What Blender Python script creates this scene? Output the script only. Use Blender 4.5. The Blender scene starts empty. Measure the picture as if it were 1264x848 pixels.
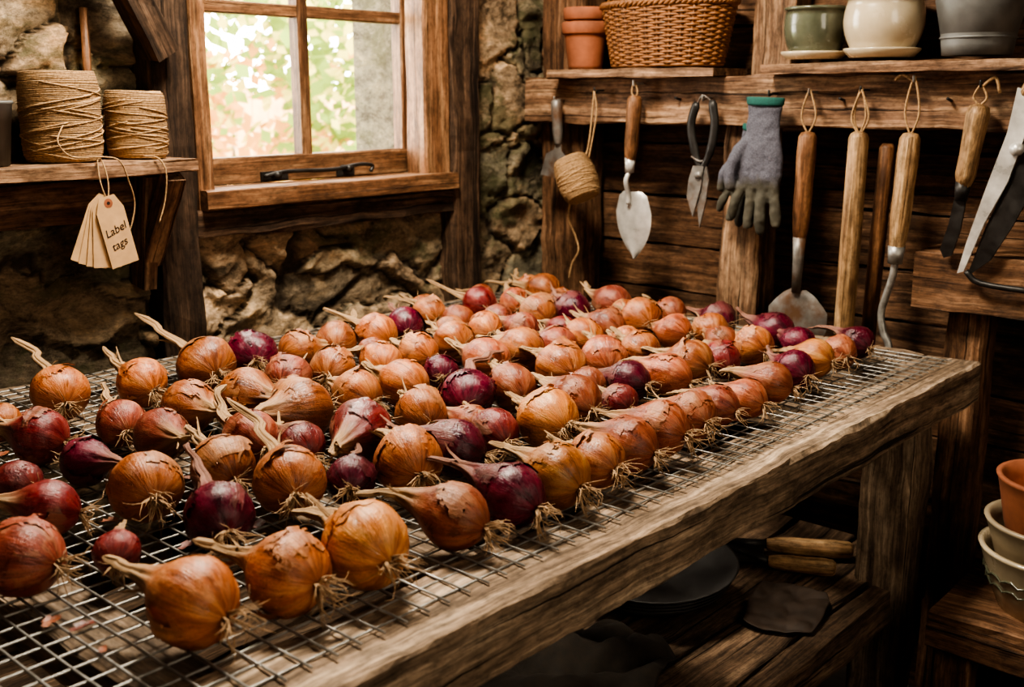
import bpy, math, random
from mathutils import Vector, Matrix, noise
rnd = random.Random(7)
S = bpy.context.scene
COL = bpy.context.collection
pi = math.pi

# ------------------------------------------------------------------ materials
def newmat(name):
    m = bpy.data.materials.new(name); m.use_nodes = True
    nt = m.node_tree; nt.nodes.clear()
    out = nt.nodes.new('ShaderNodeOutputMaterial')
    b = nt.nodes.new('ShaderNodeBsdfPrincipled')
    nt.links.new(b.outputs[0], out.inputs[0])
    return m, nt, b
def N(nt, t, **k):
    n = nt.nodes.new(t)
    for a, v in k.items():
        if a.startswith('i_'): n.inputs[a[2:].replace('_', ' ')].default_value = v
        else: setattr(n, a, v)
    return n
def ramp(nt, fac, stops):
    r = nt.nodes.new('ShaderNodeValToRGB'); cr = r.color_ramp
    while len(cr.elements) > 1: cr.elements.remove(cr.elements[-1])
    cr.elements[0].position = stops[0][0]; cr.elements[0].color = (*stops[0][1], 1)
    for p, c in stops[1:]:
        e = cr.elements.new(p); e.color = (*c, 1)
    nt.links.new(fac, r.inputs[0]); return r
def g(v): return (v, v, v)
def mixc(nt, a, b, fac, mode='MIX'):
    m = nt.nodes.new('ShaderNodeMix'); m.data_type = 'RGBA'; m.blend_type = mode
    for s, v in ((0, fac), (6, a), (7, b)):
        if hasattr(v, 'links'): nt.links.new(v, m.inputs[s])
        else: m.inputs[s].default_value = v if s == 0 else (*v, 1)
    return m.outputs[2]
def coords(nt, attr, scale):
    if attr == 'obj':
        c = nt.nodes.new('ShaderNodeTexCoord').outputs['Object']
    else:
        a = nt.nodes.new('ShaderNodeAttribute'); a.attribute_name = attr; c = a.outputs['Vector']
    mp = nt.nodes.new('ShaderNodeMapping'); mp.inputs['Scale'].default_value = scale
    nt.links.new(c, mp.inputs[0]); return mp.outputs[0]
def noi(nt, vec, scale, detail=4, rough=.55, dist=0):
    n = N(nt, 'ShaderNodeTexNoise'); n.inputs['Scale'].default_value = scale
    n.inputs['Detail'].default_value = detail; n.inputs['Roughness'].default_value = rough
    n.inputs['Distortion'].default_value = dist
    nt.links.new(vec, n.inputs['Vector']); return n.outputs[0]
def bump(nt, b, h, strength, dist, prev=None):
    n = nt.nodes.new('ShaderNodeBump'); n.inputs['Strength'].default_value = strength
    n.inputs['Distance'].default_value = dist
    nt.links.new(h, n.inputs['Height'])
    if prev: nt.links.new(prev.outputs[0], n.inputs['Normal'])
    nt.links.new(n.outputs[0], b.inputs['Normal']); return n

def wood(name, dark, mid, light, rough=.75, crack=.6, dirt=.5):
    m, nt, b = newmat(name)
    v1 = coords(nt, 'gc', (3.0, 48, 48)); n1 = noi(nt, v1, 1.0, 8, .7, .35)
    v2 = coords(nt, 'gc', (12, 300, 300)); n2 = noi(nt, v2, 1.0, 3, .6)
    v3 = coords(nt, 'gc', (4, 11, 11)); n3 = noi(nt, v3, 2.0, 8, .74)
    v6 = coords(nt, 'gc', (45, 90, 90)); n6 = noi(nt, v6, 1.0, 6, .75)
    c1 = ramp(nt, n1, [(.32, dark), (.5, mid), (.66, light)])
    c2 = ramp(nt, n2, [(.35, g(.5)), (.6, g(1.08))])
    c = mixc(nt, c1.outputs[0], c2.outputs[0], .8, 'MULTIPLY')
    c3 = ramp(nt, n3, [(.36, g(1 - dirt)), (.5, g(1.0)), (.66, g(1.3))])
    c = mixc(nt, c, c3.outputs[0], 1.0, 'MULTIPLY')
    c = mixc(nt, c, ramp(nt, n6, [(.36, g(.45)), (.5, g(1.0)), (.66, g(1.3))]).outputs[0], .7, 'MULTIPLY')
    v4 = coords(nt, 'gc', (1.1, 75, 75)); n4 = noi(nt, v4, 1.0, 4, .65, .3)
    cr = ramp(nt, n4, [(.35, g(0)), (.385, g(1))])
    c = mixc(nt, mixc(nt, c, (dark[0]*.15, dark[1]*.15, dark[2]*.15), crack), c, cr.outputs[0])
    v5 = coords(nt, 'gc', (4, 13, 13)); vo = N(nt, 'ShaderNodeTexVoronoi'); vo.inputs['Scale'].default_value = 1.0
    nt.links.new(v5, vo.inputs['Vector'])
    kn = ramp(nt, vo.outputs['Distance'], [(.05, g(.25)), (.15, g(1))])
    c = mixc(nt, (dark[0]*.5, dark[1]*.45, dark[2]*.4), c, kn.outputs[0])
    a = nt.nodes.new('ShaderNodeAttribute'); a.attribute_name = 'tint'
    t = ramp(nt, a.outputs['Fac'], [(0, g(.60)), (1, g(1.25))])
    c = mixc(nt, c, t.outputs[0], 1.0, 'MULTIPLY')
    nt.links.new(c, b.inputs['Base Color']); b.inputs['Roughness'].default_value = rough
    b.inputs['Specular IOR Level'].default_value = .3
    b0 = bump(nt, b, n6, .4, .0015); b1 = bump(nt, b, n2, .4, .0015, b0); b2 = bump(nt, b, cr.outputs[0], .9, .003, b1)
    bump(nt, b, n1, .7, .003, b2)
    return m
def simple(name, col, rough=.5, metal=0, nscale=30, var=.35, bmp=.2, bd=.002, rust=None, spec=.5, attr='obj', sc=(1, 1, 1), coat=0):
    m, nt, b = newmat(name)
    v = coords(nt, attr, sc); n = noi(nt, v, nscale, 5, .6)
    lo = tuple(c*(1-var) for c in col); hi = tuple(min(1, c*(1+var)) for c in col)
    c = ramp(nt, n, [(.3, lo), (.7, hi)]).outputs[0]
    if rust:
        n2 = noi(nt, v, nscale*.35, 6, .65)
        rr = ramp(nt, n2, [(.5, g(0)), (.62, g(1))])
        c = mixc(nt, c, rust, rr.outputs[0])
        mr = ramp(nt, n2, [(.5, g(metal)), (.62, g(metal*.3))]); nt.links.new(mr.outputs[0], b.inputs['Metallic'])
    else: b.inputs['Metallic'].default_value = metal
    nt.links.new(c, b.inputs['Base Color'])
    rr = ramp(nt, n, [(.3, g(max(.03, rough-.1))), (.7, g(min(1, rough+.12)))])
    nt.links.new(rr.outputs[0], b.inputs['Roughness'])
    b.inputs['Specular IOR Level'].default_value = spec
    b.inputs['Coat Weight'].default_value = coat
    if bmp: bump(nt, b, n, bmp, bd)
    return m

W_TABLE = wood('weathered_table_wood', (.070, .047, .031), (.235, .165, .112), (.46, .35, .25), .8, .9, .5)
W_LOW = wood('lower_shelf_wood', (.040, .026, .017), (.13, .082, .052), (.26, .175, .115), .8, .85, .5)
W_WALL = wood('old_plank_wood', (.055, .027, .015), (.175, .090, .049), (.34, .195, .115), .7, .8, .55)
W_BEAM = wood('shelf_beam_wood', (.070, .036, .021), (.225, .128, .076), (.43, .275, .168), .7, .85, .5)
W_DARK = wood('dark_post_wood', (.026, .015, .010), (.085, .050, .031), (.18, .11, .07), .8, .7, .6)
W_WIN = wood('window_frame_wood', (.085, .040, .020), (.23, .116, .061), (.40, .235, .13), .5, .35, .4)
W_HAND = wood('tool_handle_wood', (.19, .10, .050), (.42, .26, .135), (.60, .42, .245), .5, .3, .35)
W_HAND2 = wood('dark_tool_handle_wood', (.09, .040, .020), (.24, .115, .057), (.40, .215, .11), .45, .25, .35)
STEEL = simple('galvanised_steel', (.33, .32, .30), .42, .6, 60, .3, .1)
BLADE = simple('bright_steel', (.56, .54, .51), .35, .35, 22, .3, .15)
BLUED = simple('aged_steel', (.20, .185, .17), .45, .45, 25, .35, .2, rust=(.12, .065, .038))
IRON = simple('black_iron', (.035, .032, .030), .45, .5, 30, .4, .3)
TERRA = simple('terracotta', (.30, .105, .052), .85, 0, 14, .4, .2)
CREAM = simple('cream_glaze', (.50, .41, .285), .22, 0, 10, .15, .05, coat=.5)
GREENG = simple('green_glaze', (.095, .10, .068), .2, 0, 12, .4, .05, coat=.5)
ZINC = simple('zinc_bucket', (.15, .15, .145), .5, .4, 12, .35, .1)
TWINE = simple('jute_twine', (.36, .225, .115), .9, 0, 260, .5, .7, .001)
CARD = simple('manila_card', (.54, .345, .18), .8, 0, 40, .12, .1)
INK = simple('ink', (.025, .016, .012), .6, 0, 40, .1, 0)
WICKER = simple('wicker', (.24, .105, .042), .5, 0, 90, .5, .3, .001)
GCUFF = simple('green_cuff', (.015, .085, .07), .85, 0, 300, .3, .5, .0008)
RUBBER = simple('black_rubber', (.022, .020, .019), .6, 0, 20, .5, .3)
ROOT = simple('dry_root', (.40, .26, .15), .85, 0, 90, .3, .2)
# knitted glove with darker dipped palm and fingers
GLOVE, nt, b = newmat('grey_knit')
v = coords(nt, 'obj', (1, 1, 1)); n1 = noi(nt, v, 340, 4, .6); n2 = noi(nt, v, 22, 6, .7)
c = ramp(nt, n1, [(.3, (.050, .050, .066)), (.7, (.125, .122, .15))]).outputs[0]
a = nt.nodes.new('ShaderNodeSeparateXYZ'); nt.links.new(nt.nodes['Texture Coordinate'].outputs['Object'], a.inputs[0])
ma = nt.nodes.new('ShaderNodeMath'); ma.operation = 'MULTIPLY_ADD'; nt.links.new(n2, ma.inputs[0]); ma.inputs[1].default_value = .09; nt.links.new(a.outputs[2], ma.inputs[2])
mr = nt.nodes.new('ShaderNodeMapRange'); mr.inputs['From Min'].default_value = 1.225; mr.inputs['From Max'].default_value = 1.195; nt.links.new(ma.outputs[0], mr.inputs[0])
c = mixc(nt, c, ramp(nt, n2, [(.3, (.040, .036, .026)), (.7, (.105, .095, .070))]).outputs[0], mr.outputs[0])
nt.links.new(c, b.inputs['Base Color']); b.inputs['Roughness'].default_value = .8; bb = bump(nt, b, n1, .6, .0008); bump(nt, b, n2, .5, .004, bb)

def onionmat(name, deep, mid, hi, straw=(.50, .32, .17), paper=(.56, .31, .165), r0=.24, r1=.48):
    m, nt, b = newmat(name)
    v = coords(nt, 'oc', (1, 1, .35)); n1 = noi(nt, v, 2.3, 6, .62)
    v2 = coords(nt, 'oc', (1, 1, .03)); n2 = noi(nt, v2, 24, 3, .6)
    v4 = coords(nt, 'oc', (1, 1, .05)); n4 = noi(nt, v4, 9, 2, .5)
    n3 = noi(nt, coords(nt, 'oc', (1, 1, 1)), 2.0, 6, .68, .4)
    n5 = noi(nt, coords(nt, 'oc', (1, 1, 1)), 22, 3, .6)
    c = ramp(nt, n1, [(.32, deep), (.5, mid), (.70, hi)]).outputs[0]
    ln = ramp(nt, n2, [(.36, g(.5)), (.48, g(1)), (.62, g(1.15))])
    c = mixc(nt, c, ln.outputs[0], .65, 'MULTIPLY')
    l4 = ramp(nt, n4, [(.34, g(.5)), (.42, g(1))]); c = mixc(nt, c, l4.outputs[0], .6, 'MULTIPLY')
    bl = ramp(nt, n3, [(.53, g(0)), (.57, g(.36)), (.70, g(.55))])
    c = mixc(nt, c, mixc(nt, mid, paper, .55), bl.outputs[0])
    dk = ramp(nt, n3, [(.32, g(.40)), (.42, g(1))]); c = mixc(nt, c, dk.outputs[0], .85, 'MULTIPLY')
    c = mixc(nt, c, ramp(nt, n5, [(.3, g(.65)), (.6, g(1.08))]).outputs[0], .75, 'MULTIPLY')
    oi = nt.nodes.new('ShaderNodeObjectInfo')
    hs = nt.nodes.new('ShaderNodeHueSaturation')
    mr = nt.nodes.new('ShaderNodeMapRange'); mr.inputs['To Min'].default_value = .66; mr.inputs['To Max'].default_value = 1.22
    nt.links.new(oi.outputs['Random'], mr.inputs[0]); nt.links.new(mr.outputs[0], hs.inputs['Value'])
    nt.links.new(c, hs.inputs['Color']); c = hs.outputs[0]
    a = nt.nodes.new('ShaderNodeAttribute'); a.attribute_name = 'tint'
    st = ramp(nt, n2, [(.35, tuple(x*.34 for x in straw)), (.6, straw)])
    c = mixc(nt, c, st.outputs[0], a.outputs['Fac'])
    nt.links.new(c, b.inputs['Base Color'])
    rr = ramp(nt, n3, [(.35, g(r0)), (.62, g(r1))])
    rg = mixc(nt, rr.outputs[0], g(.75), a.outputs['Fac']); nt.links.new(rg, b.inputs['Roughness'])
    b.inputs['Specular IOR Level'].default_value = .5
    b1 = bump(nt, b, n2, .4, .0013); b2 = bump(nt, b, n5, .3, .0015, b1); bump(nt, b, n3, .55, .004, b2)
    return m
OM = {
 'o': onionmat('onion_skin_brown', (.18, .044, .016), (.40, .122, .040), (.58, .25, .10)),
 'g': onionmat('onion_skin_gold', (.28, .084, .024), (.48, .172, .050), (.63, .33, .125)),
 'c': onionmat('shallot_skin_copper', (.16, .034, .017), (.34, .088, .041), (.51, .19, .096)),
 'p': onionmat('shallot_skin_pink', (.14, .028, .019), (.29, .066, .040), (.44, .145, .088)),
 'r': onionmat('onion_skin_red', (.080, .008, .010), (.180, .020, .022), (.30, .062, .048), paper=(.36, .11, .08), r0=.20, r1=.40),
 'v': onionmat('onion_skin_purple', (.034, .003, .010), (.098, .006, .021), (.20, .024, .048), straw=(.36, .18, .12), paper=(.20, .03, .05), r0=.17, r1=.34),
}

# ------------------------------------------------------------------ mesh builder
class MB:
    def __init__(s): s.v = []; s.f = []; s.m = []; s.sm = []; s.gc = []; s.t = []; s.oc = []
    def add(s, vs, fs, mat=0, smooth=False, gc=None, tint=.5, oc=None):
        o = len(s.v); s.v += [tuple(v) for v in vs]
        s.f += [tuple(i+o for i in f) for f in fs]; s.m += [mat]*len(fs); s.sm += [smooth]*len(fs)
        s.gc += gc if gc else [tuple(v) for v in vs]
        s.t += tint if isinstance(tint, list) else [tint]*len(vs)
        s.oc += oc if oc else [(0, 0, 0)]*len(vs)
    def obj(s, name, mats, parent=None):
        me = bpy.data.meshes.new(name); me.from_pydata(s.v, [], s.f); me.update()
        for m in mats: me.materials.append(m)
        me.polygons.foreach_set('material_index', s.m); me.polygons.foreach_set('use_smooth', s.sm)
        a = me.attributes.new('gc', 'FLOAT_VECTOR', 'POINT'); a.data.foreach_set('vector', [c for v in s.gc for c in v])
        a = me.attributes.new('tint', 'FLOAT', 'POINT'); a.data.foreach_set('value', s.t)
        a = me.attributes.new('oc', 'FLOAT_VECTOR', 'POINT'); a.data.foreach_set('vector', [c for v in s.oc for c in v])
        ob = bpy.data.objects.new(name, me); COL.objects.link(ob)
        if parent: ob.parent = parent
        return ob
def empty(name, loc=(0, 0, 0)):
    e = bpy.data.objects.new(name, None); COL.objects.link(e); e.empty_display_size = .05; return e
def beam(mb, p0, p1, w, h, up=(0, 0, 1), jit=.0015, ch=None, mat=0, tint=None, seg=None):
    """board from p0 to p1; w = horizontal-ish width, h = size along up"""
    p0 = Vector(p0); p1 = Vector(p1); d = p1-p0; L = d.length; d.normalize()
    up = Vector(up); n1 = d.cross(up).normalized(); n2 = n1.cross(d).normalized()
    ch = ch if ch is not None else min(w, h)*.08
    seg = seg or max(2, int(L/.04)); a = w/2; b = h/2
    cs = [(-a+ch, -b), (a-ch, -b), (a, -b+ch), (a, b-ch), (a-ch, b), (-a+ch, b), (-a, b-ch), (-a, -b+ch)]
    off = rnd.random()*50; vs = []; gc = []
    for i in range(seg+1):
        t = i/seg
        for k, (x, y) in enumerate(cs):
            q = (noise.noise(Vector((t*L*7+off, k*3.1, off)))*2+noise.noise(Vector((t*L*30+off, k*3.1, off))))*jit
            q2 = (noise.noise(Vector((t*L*7+off, k*3.1+9, off)))*2+noise.noise(Vector((t*L*30+off, k*3.1+9, off))))*jit
            e = 1-(.6*ch/max(w, h) if i in (0, seg) else 0)
            vs.append(p0+d*(t*L)+n1*(x*e+q)+n2*(y*e+q2)); gc.append((t*L+off, x+off*.7, y+off*.3))
    fs = []
    for i in range(seg):
        for k in range(8):
            k2 = (k+1) % 8
            fs.append((i*8+k, i*8+k2, (i+1)*8+k2, (i+1)*8+k))
    fs.append(tuple(reversed(range(8)))); fs.append(tuple(seg*8+k for k in range(8)))
    mb.add(vs, fs, mat, False, gc, rnd.random() if tint is None else tint)
def frames(pts):
    n = len(pts); T = []
    for i in range(n):
        T.append((pts[min(i+1, n-1)]-pts[max(i-1, 0)]).normalized())
    u = T[0].orthogonal().normalized(); U = []
    for i in range(n):
        u = (u-T[i]*u.dot(T[i])).normalized(); U.append((u.copy(), T[i].cross(u)))
    return T, U
def tube(mb, pts, rad, n=8, mat=0, caps=True, tint=.5, flat=None, smooth=True):
    pts = [Vector(p) for p in pts]; T, U = frames(pts); off = rnd.random()*30
    if not isinstance(rad, (list, tuple)): rad = [rad]*len(pts)
    vs = []; gc = []; acc = 0
    for i, p in enumerate(pts):
        if i: acc += (p-pts[i-1]).length
        for k in range(n):
            a = 2*pi*k/n; o = U[i][0]*math.cos(a)*rad[i]+U[i][1]*math.sin(a)*rad[i]
            if flat: o -= flat[0]*o.dot(flat[0])*(1-flat[1])
            vs.append(p+o); gc.append((acc+off, math.cos(a)*rad[i]+off, math.sin(a)*rad[i]))
    fs = [(i*n+k, i*n+(k+1) % n, (i+1)*n+(k+1) % n, (i+1)*n+k) for i in range(len(pts)-1) for k in range(n)]
    if caps: fs += [tuple(reversed(range(n))), tuple((len(pts)-1)*n+k for k in range(n))]
    mb.add(vs, fs, mat, smooth, gc, tint)
def spline(pts, m=6):
    pts = [Vector(p) for p in pts]; out = []
    P = [pts[0]*2-pts[1]]+pts+[pts[-1]*2-pts[-2]]
    for i in range(1, len(P)-2):
        for j in range(m):
            t = j/m; a, b, c, d = P[i-1], P[i], P[i+1], P[i+2]
            out.append(.5*((2*b)+(c-a)*t+(2*a-5*b+4*c-d)*t*t+(3*b-a-3*c+d)*t**3))
    out.append(pts[-1]); return out
def lathe(mb, prof, M=Matrix(), n=32, mat=0, smooth=True, tint=.5, sx=1, sy=1, wob=0):
    vs = []
    for r, z in prof:
        for k in range(n):
            a = 2*pi*k/n; w = wob*math.sin(a+z*0)
            vs.append(M @ Vector((r*math.cos(a)*sx, r*math.sin(a)*sy, z+w)))
    fs = [(i*n+k, i*n+(k+1) % n, (i+1)*n+(k+1) % n, (i+1)*n+k) for i in range(len(prof)-1) for k in range(n)]
    mb.add(vs, fs, mat, smooth, None, tint)
def Tm(x, y, z): return Matrix.Translation((x, y, z))
def sheet(mb, outline, thick, M, mat=0, bulge=None):
    """flat closed outline (x,y) extruded by thick along local z"""
    n = len(outline); vs = []
    for s in (0, 1):
        for x, y in outline:
            z = s*thick+(bulge(x, y) if bulge else 0); vs.append(M @ Vector((x, y, z)))
    fs = [tuple(reversed(range(n))), tuple(range(n, 2*n))]+[(k, (k+1) % n, n+(k+1) % n, n+k) for k in range(n)]
    mb.add(vs, fs, mat, False)

# ------------------------------------------------------------------ room
XL = -1.99; YB = 2.32; CEIL = 2.7
def stone_wall():
    mb = MB(); vs = []; gc = []
    def axis(a, b, f0, f1, fine, coarse):
        o = [a]
        while o[-1] < b: o.append(o[-1]+(fine if f0 <= o[-1] <= f1 else coarse))
        o[-1] = b; return o
    Y = axis(-1.3, 2.38, .2, 2.36, .0080, .03); Z = axis(0, CEIL, .70, 1.75, .0070, .03); ny = len(Y)-1
    for z in Z:
        for y in Y:
            n1 = noise.noise(Vector((y*2.3, z*2.3, 4))); n2 = noise.noise(Vector((y*2.6, z*2.6, 14)))
            m1 = noise.noise(Vector((y*9, z*9, 4))); m2 = noise.noise(Vector((y*10, z*10, 24)))
            s1 = noise.noise(Vector((y*32, z*32, 7))); s2 = noise.noise(Vector((y*34, z*34, 8)))
            q = Vector((y*3.2+n1*1.0+m1*.25+s1*.06, z*8.2+n2*1.5+m2*.42+s2*.14+3.3, 0)); d, pts = noise.voronoi(q)
            e = d[1]-d[0]; c = pts[0]; h = (math.sin(c.x*12.9+c.y*78.2)*43758.5) % 1
            h2 = (math.sin(c.x*45.3+c.y*18.7)*24634.6) % 1
            ee = min(1, max(0, e-.02)/.05)
            face = .014+.026*h*h+(q-c).x*(h2-.5)*.03+(q-c).y*(h-.5)*.03
            P = Vector((y*6, z*9, h*7)); rough = noise.ridged_multi_fractal(P, .9, 2.3, 6, 1.0, 2.0)*.0075-.007
            st = noise.noise(Vector((y*5+h*9+m1*.5, z*15+y*3+m2, 3))); led = (math.floor(st*4)/4)*.018
            f2 = noise.fractal(Vector((y*45, z*50, 1)), .6, 2.1, 4)*.0028
            x = XL+.012+ee*face+(rough+led)*(.3+.7*ee)+f2
            vs.append((x, y, z)); gc.append((h, ee, h2))
    fs = []
    for j in range(len(Z)-1):
        for i in range(ny):
            yc = (Y[i]+Y[i+1])/2; zc = (Z[j]+Z[j+1])/2
            if 1.225 < yc < 1.875 and 1.135 < zc < 1.93: continue
            a = j*(ny+1)+i; fs.append((a, a+1, a+ny+2, a+ny+1))
    mb.add(vs, fs, 0, True, gc)
    for (a, b, c, d) in ((-1.3, 1.225, 0, CEIL), (1.875, 2.38, 0, CEIL), (1.225, 1.875, 0, 1.135), (1.225, 1.875, 1.93, CEIL)):
        X0, X1 = XL-.25, XL-.03
        v = [(x, y, z) for x in (X0, X1) for y in (a, b) for z in (c, d)]
        mb.add(v, [(0, 1, 3, 2), (4, 6, 7, 5), (0, 4, 5, 1), (2, 3, 7, 6), (0, 2, 6, 4), (1, 5, 7, 3)], 0, False, [(.5, .5, .5)]*8)
    m, nt, b = newmat('rubble_stone')
    a = nt.nodes.new('ShaderNodeAttribute'); a.attribute_name = 'gc'
    sp = nt.nodes.new('ShaderNodeSeparateXYZ'); nt.links.new(a.outputs['Vector'], sp.inputs[0])
    cc = ramp(nt, sp.outputs[0], [(0, (.20, .16, .115)), (.25, (.48, .345, .22)), (.5, (.27, .235, .165)), (.75, (.60, .43, .28)), (1, (.38, .26, .165))])
    v = coords(nt, 'obj', (1, .8, 1.5)); n1 = noi(nt, v, 10, 10, .76, .5); n2 = noi(nt, v, 85, 7, .75); n3 = noi(nt, v, 3.8, 8, .74, .3)
    c = mixc(nt, cc.outputs[0], ramp(nt, n1, [(.38, g(.25)), (.47, g(.78)), (.54, g(1.0)), (.64, (1.5, 1.40, 1.25))]).outputs[0], 1, 'MULTIPLY')
    c = mixc(nt, c, ramp(nt, n2, [(.34, g(.5)), (.60, g(1.2))]).outputs[0], .85, 'MULTIPLY')
    c = mixc(nt, c, (.105, .105, .050), ramp(nt, n3, [(.51, g(0)), (.58, g(.68))]).outputs[0])
    c = mixc(nt, c, ramp(nt, n3, [(.36, g(.35)), (.44, g(1))]).outputs[0], .85, 'MULTIPLY')
    c = mixc(nt, (.045, .032, .022), c, ramp(nt, sp.outputs[1], [(.03, g(.10)), (.7, g(1))]).outputs[0])
    nt.links.new(c, b.inputs['Base Color']); b.inputs['Roughness'].default_value = .88
    b.inputs['Specular IOR Level'].default_value = .25
    b1 = bump(nt, b, n1, 1.0, .016); bump(nt, b, n2, .9, .005, b1)
    return mb.obj('wall_left', [m])
stone_wall()

mb = MB(); z = 0
while z < CEIL:   # back wall : horizontal planks
    hgt = rnd.uniform(.105, .150); hgt = min(hgt, CEIL-z+.02)
    beam(mb, (-2.05, YB+.015+rnd.uniform(-.010, .004), z+hgt/2), (1.3, YB+.015+rnd.uniform(-.010, .004), z+hgt/2), .03, hgt-.006, jit=.003)
    z += hgt
mb.add([(-2.1, YB+.045, 0), (1.3, YB+.045, 0), (1.3, YB+.045, CEIL), (-2.1, YB+.045, CEIL)], [(0, 1, 2, 3)], 1)
mb.obj('wall_back', [W_WALL, W_DARK])
mb = MB(); y = -1.3
while y < 2.3:
    beam(mb, (1.3, y+.075, 0), (1.3, y+.075, CEIL), .146, .03, up=(1, 0, 0), seg=20); y += .15
mb.obj('wall_right', [W_WALL])
mb = MB(); x = -2.0
while x < 1.3:
    beam(mb, (x+.075, -1.3, 0), (x+.075, -1.3, CEIL), .146, .03, up=(0, 1, 0), seg=20); x += .15
mb.obj('wall_front', [W_WALL])
mb = MB(); x = -2.1
while x < 1.35:
    beam(mb, (x+.09, -1.35, CEIL+.02), (x+.09, 2.4, CEIL+.02), .178, .03, seg=20); x += .18
for yy in (-.6, .5, 1.6): beam(mb, (-2.0, yy, CEIL-.06), (1.3, yy, CEIL-.06), .1, .13)
mb.obj('ceiling', [W_DARK])
mb = MB(); n = 60
mb.add([(-2.05+3.4*i/n, -1.35+3.75*j/n, -.005+.008*noise.noise(Vector((i*.3, j*.3, 0)))) for j in range(n+1) for i in range(n+1)],
       [(j*(n+1)+i, j*(n+1)+i+1, (j+1)*(n+1)+i+1, (j+1)*(n+1)+i) for j in range(n) for i in range(n)], 0, True)
mb.obj('floor', [simple('earth_floor', (.045, .032, .022), .95, 0, 12, .5, .5, .01)])

# structural posts / trim
mb = MB(); beam(mb, (-1.945, 1.145, 0), (-1.945, 1.145, CEIL), .09, .075, up=(1, 0, 0), jit=.004)
beam(mb, (-1.90, 1.12, 1.42), (-1.86, .93, 1.75), .05, .06, up=(1, 0, 0), jit=.003)
mb.obj('trim_1', [W_DARK])
mb = MB(); beam(mb, (-1.955, 1.96, 0), (-1.955, 1.96, CEIL), .10, .08, up=(1, 0, 0), jit=.004); mb.obj('trim_2', [W_DARK])
mb = MB(); beam(mb, (-1.82, 2.26, 0), (-1.82, 2.26, CEIL), .14, .09, up=(0, 1, 0), jit=.004); mb.obj('trim_3', [W_WALL])
mb = MB(); beam(mb, (-1.27, 2.235, 0), (-1.27, 2.235, 1.28), .10, .10, up=(0, 1, 0), jit=.003)
beam(mb, (-1.235, 2.27, 1.37), (-1.235, 2.27, CEIL), .10, .07, up=(0, 1, 0), jit=.003); mb.obj('trim_4', [W_BEAM])
mb = MB(); beam(mb, (-.745, 2.235, 0), (-.745, 2.235, .93), .075, .09, up=(0, 1, 0), jit=.003); mb.obj('trim_5', [W_WALL])
mb = MB(); beam(mb, (-1.945, 1.19, 1.09), (-1.945, 1.91, 1.09), .055, .055, jit=.004); mb.obj('trim_6', [W_DARK])
mb = MB(); beam(mb, (-1.945, .0, 1.15), (-1.945, 1.10, 1.15), .03, .075, jit=.003); mb.obj('trim_7', [W_WALL])

# window
win = empty('window_1')
mb = MB()
beam(mb, (-1.955, 1.217, 1.12), (-1.955, 1.217, 1.96), .036, .07, up=(1, 0, 0), jit=.001)
beam(mb, (-1.955, 1.865, 1.12), (-1.955, 1.865, 1.96), .085, .07, up=(1, 0, 0), jit=.001)
beam(mb, (-1.945, 1.20, 1.14), (-1.945, 1.91, 1.14), .10, .04, jit=.001)
beam(mb, (-1.955, 1.20, 1.94), (-1.955, 1.91, 1.94), .07, .05, jit=.001)
mb.obj('casing', [W_WIN], win)
mb = MB(); xs = -2.02
beam(mb, (xs, 1.235, 1.188), (xs, 1.86, 1.188), .04, .058, jit=.0006, tint=.2)
for yy, w in ((1.245, .035), (1.535, .028), (1.842, .035)):
    beam(mb, (xs, yy, 1.16), (xs, yy, 1.93), w, .035, up=(1, 0, 0), jit=.0006, tint=.3)
for zz in (1.525, 1.90): beam(mb, (xs, 1.235, zz), (xs, 1.86, zz), .03, .026, jit=.0006, tint=.3)
mb.obj('sash', [W_WIN], win)
gm, nt, b = newmat('window_glass'); nt.nodes.remove(b)
tr = nt.nodes.new('ShaderNodeBsdfTransparent'); gl = nt.nodes.new('ShaderNodeBsdfGlossy'); gl.inputs['Roughness'].default_value = .05
mx = nt.nodes.new('ShaderNodeMixShader'); mx.inputs[0].default_value = .06
nt.links.new(tr.outputs[0], mx.inputs[1]); nt.links.new(gl.outputs[0], mx.inputs[2]); nt.links.new(mx.outputs[0], nt.nodes['Material Output'].inputs[0])
mb = MB(); mb.add([(xs, 1.24, 1.2), (xs, 1.85, 1.2), (xs, 1.85, 1.92), (xs, 1.24, 1.92)], [(0, 1, 2, 3)]); mb.obj('panes', [gm], win)
mb = MB()  # casement stay
tube(mb, spline([(-1.985, 1.40, 1.174), (-1.978, 1.46, 1.182), (-1.976, 1.58, 1.180), (-1.976, 1.66, 1.188), (-1.976, 1.70, 1.184), (-1.976, 1.695, 1.170)], 6), .0045, 8)
tube(mb, [(-2.0, 1.43, 1.176), (-1.970, 1.43, 1.176)], .008, 8); tube(mb, [(-2.0, 1.63, 1.180), (-1.970, 1.63, 1.180)], .008, 8)
beam(mb, (-1.996, 1.40, 1.172), (-1.996, 1.47, 1.172), .006, .022, jit=0); beam(mb, (-1.996, 1.61, 1.172), (-1.996, 1.66, 1.172), .006, .022, jit=0)
mb.obj('casement_stay', [IRON], win)

# left shelf
mb = MB(); beam(mb, (-1.885, .0, 1.2185), (-1.885, 1.125, 1.2185), .17, .027, jit=.002, tint=.8)
beam(mb, (-1.90, 1.075, 1.20), (-1.94, 1.075, .98), .05, .03, up=(0, 1, 0))
beam(mb, (-1.815, 1.08, 1.2), (-1.925, 1.08, 1.03), .03, .04, up=(0, 1, 0), tint=.5)
beam(mb, (-1.885, .3, 1.2), (-1.93, .3, 1.0), .05, .03, up=(0, 1, 0))
mb.obj('wall_shelf', [W_BEAM])

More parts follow.
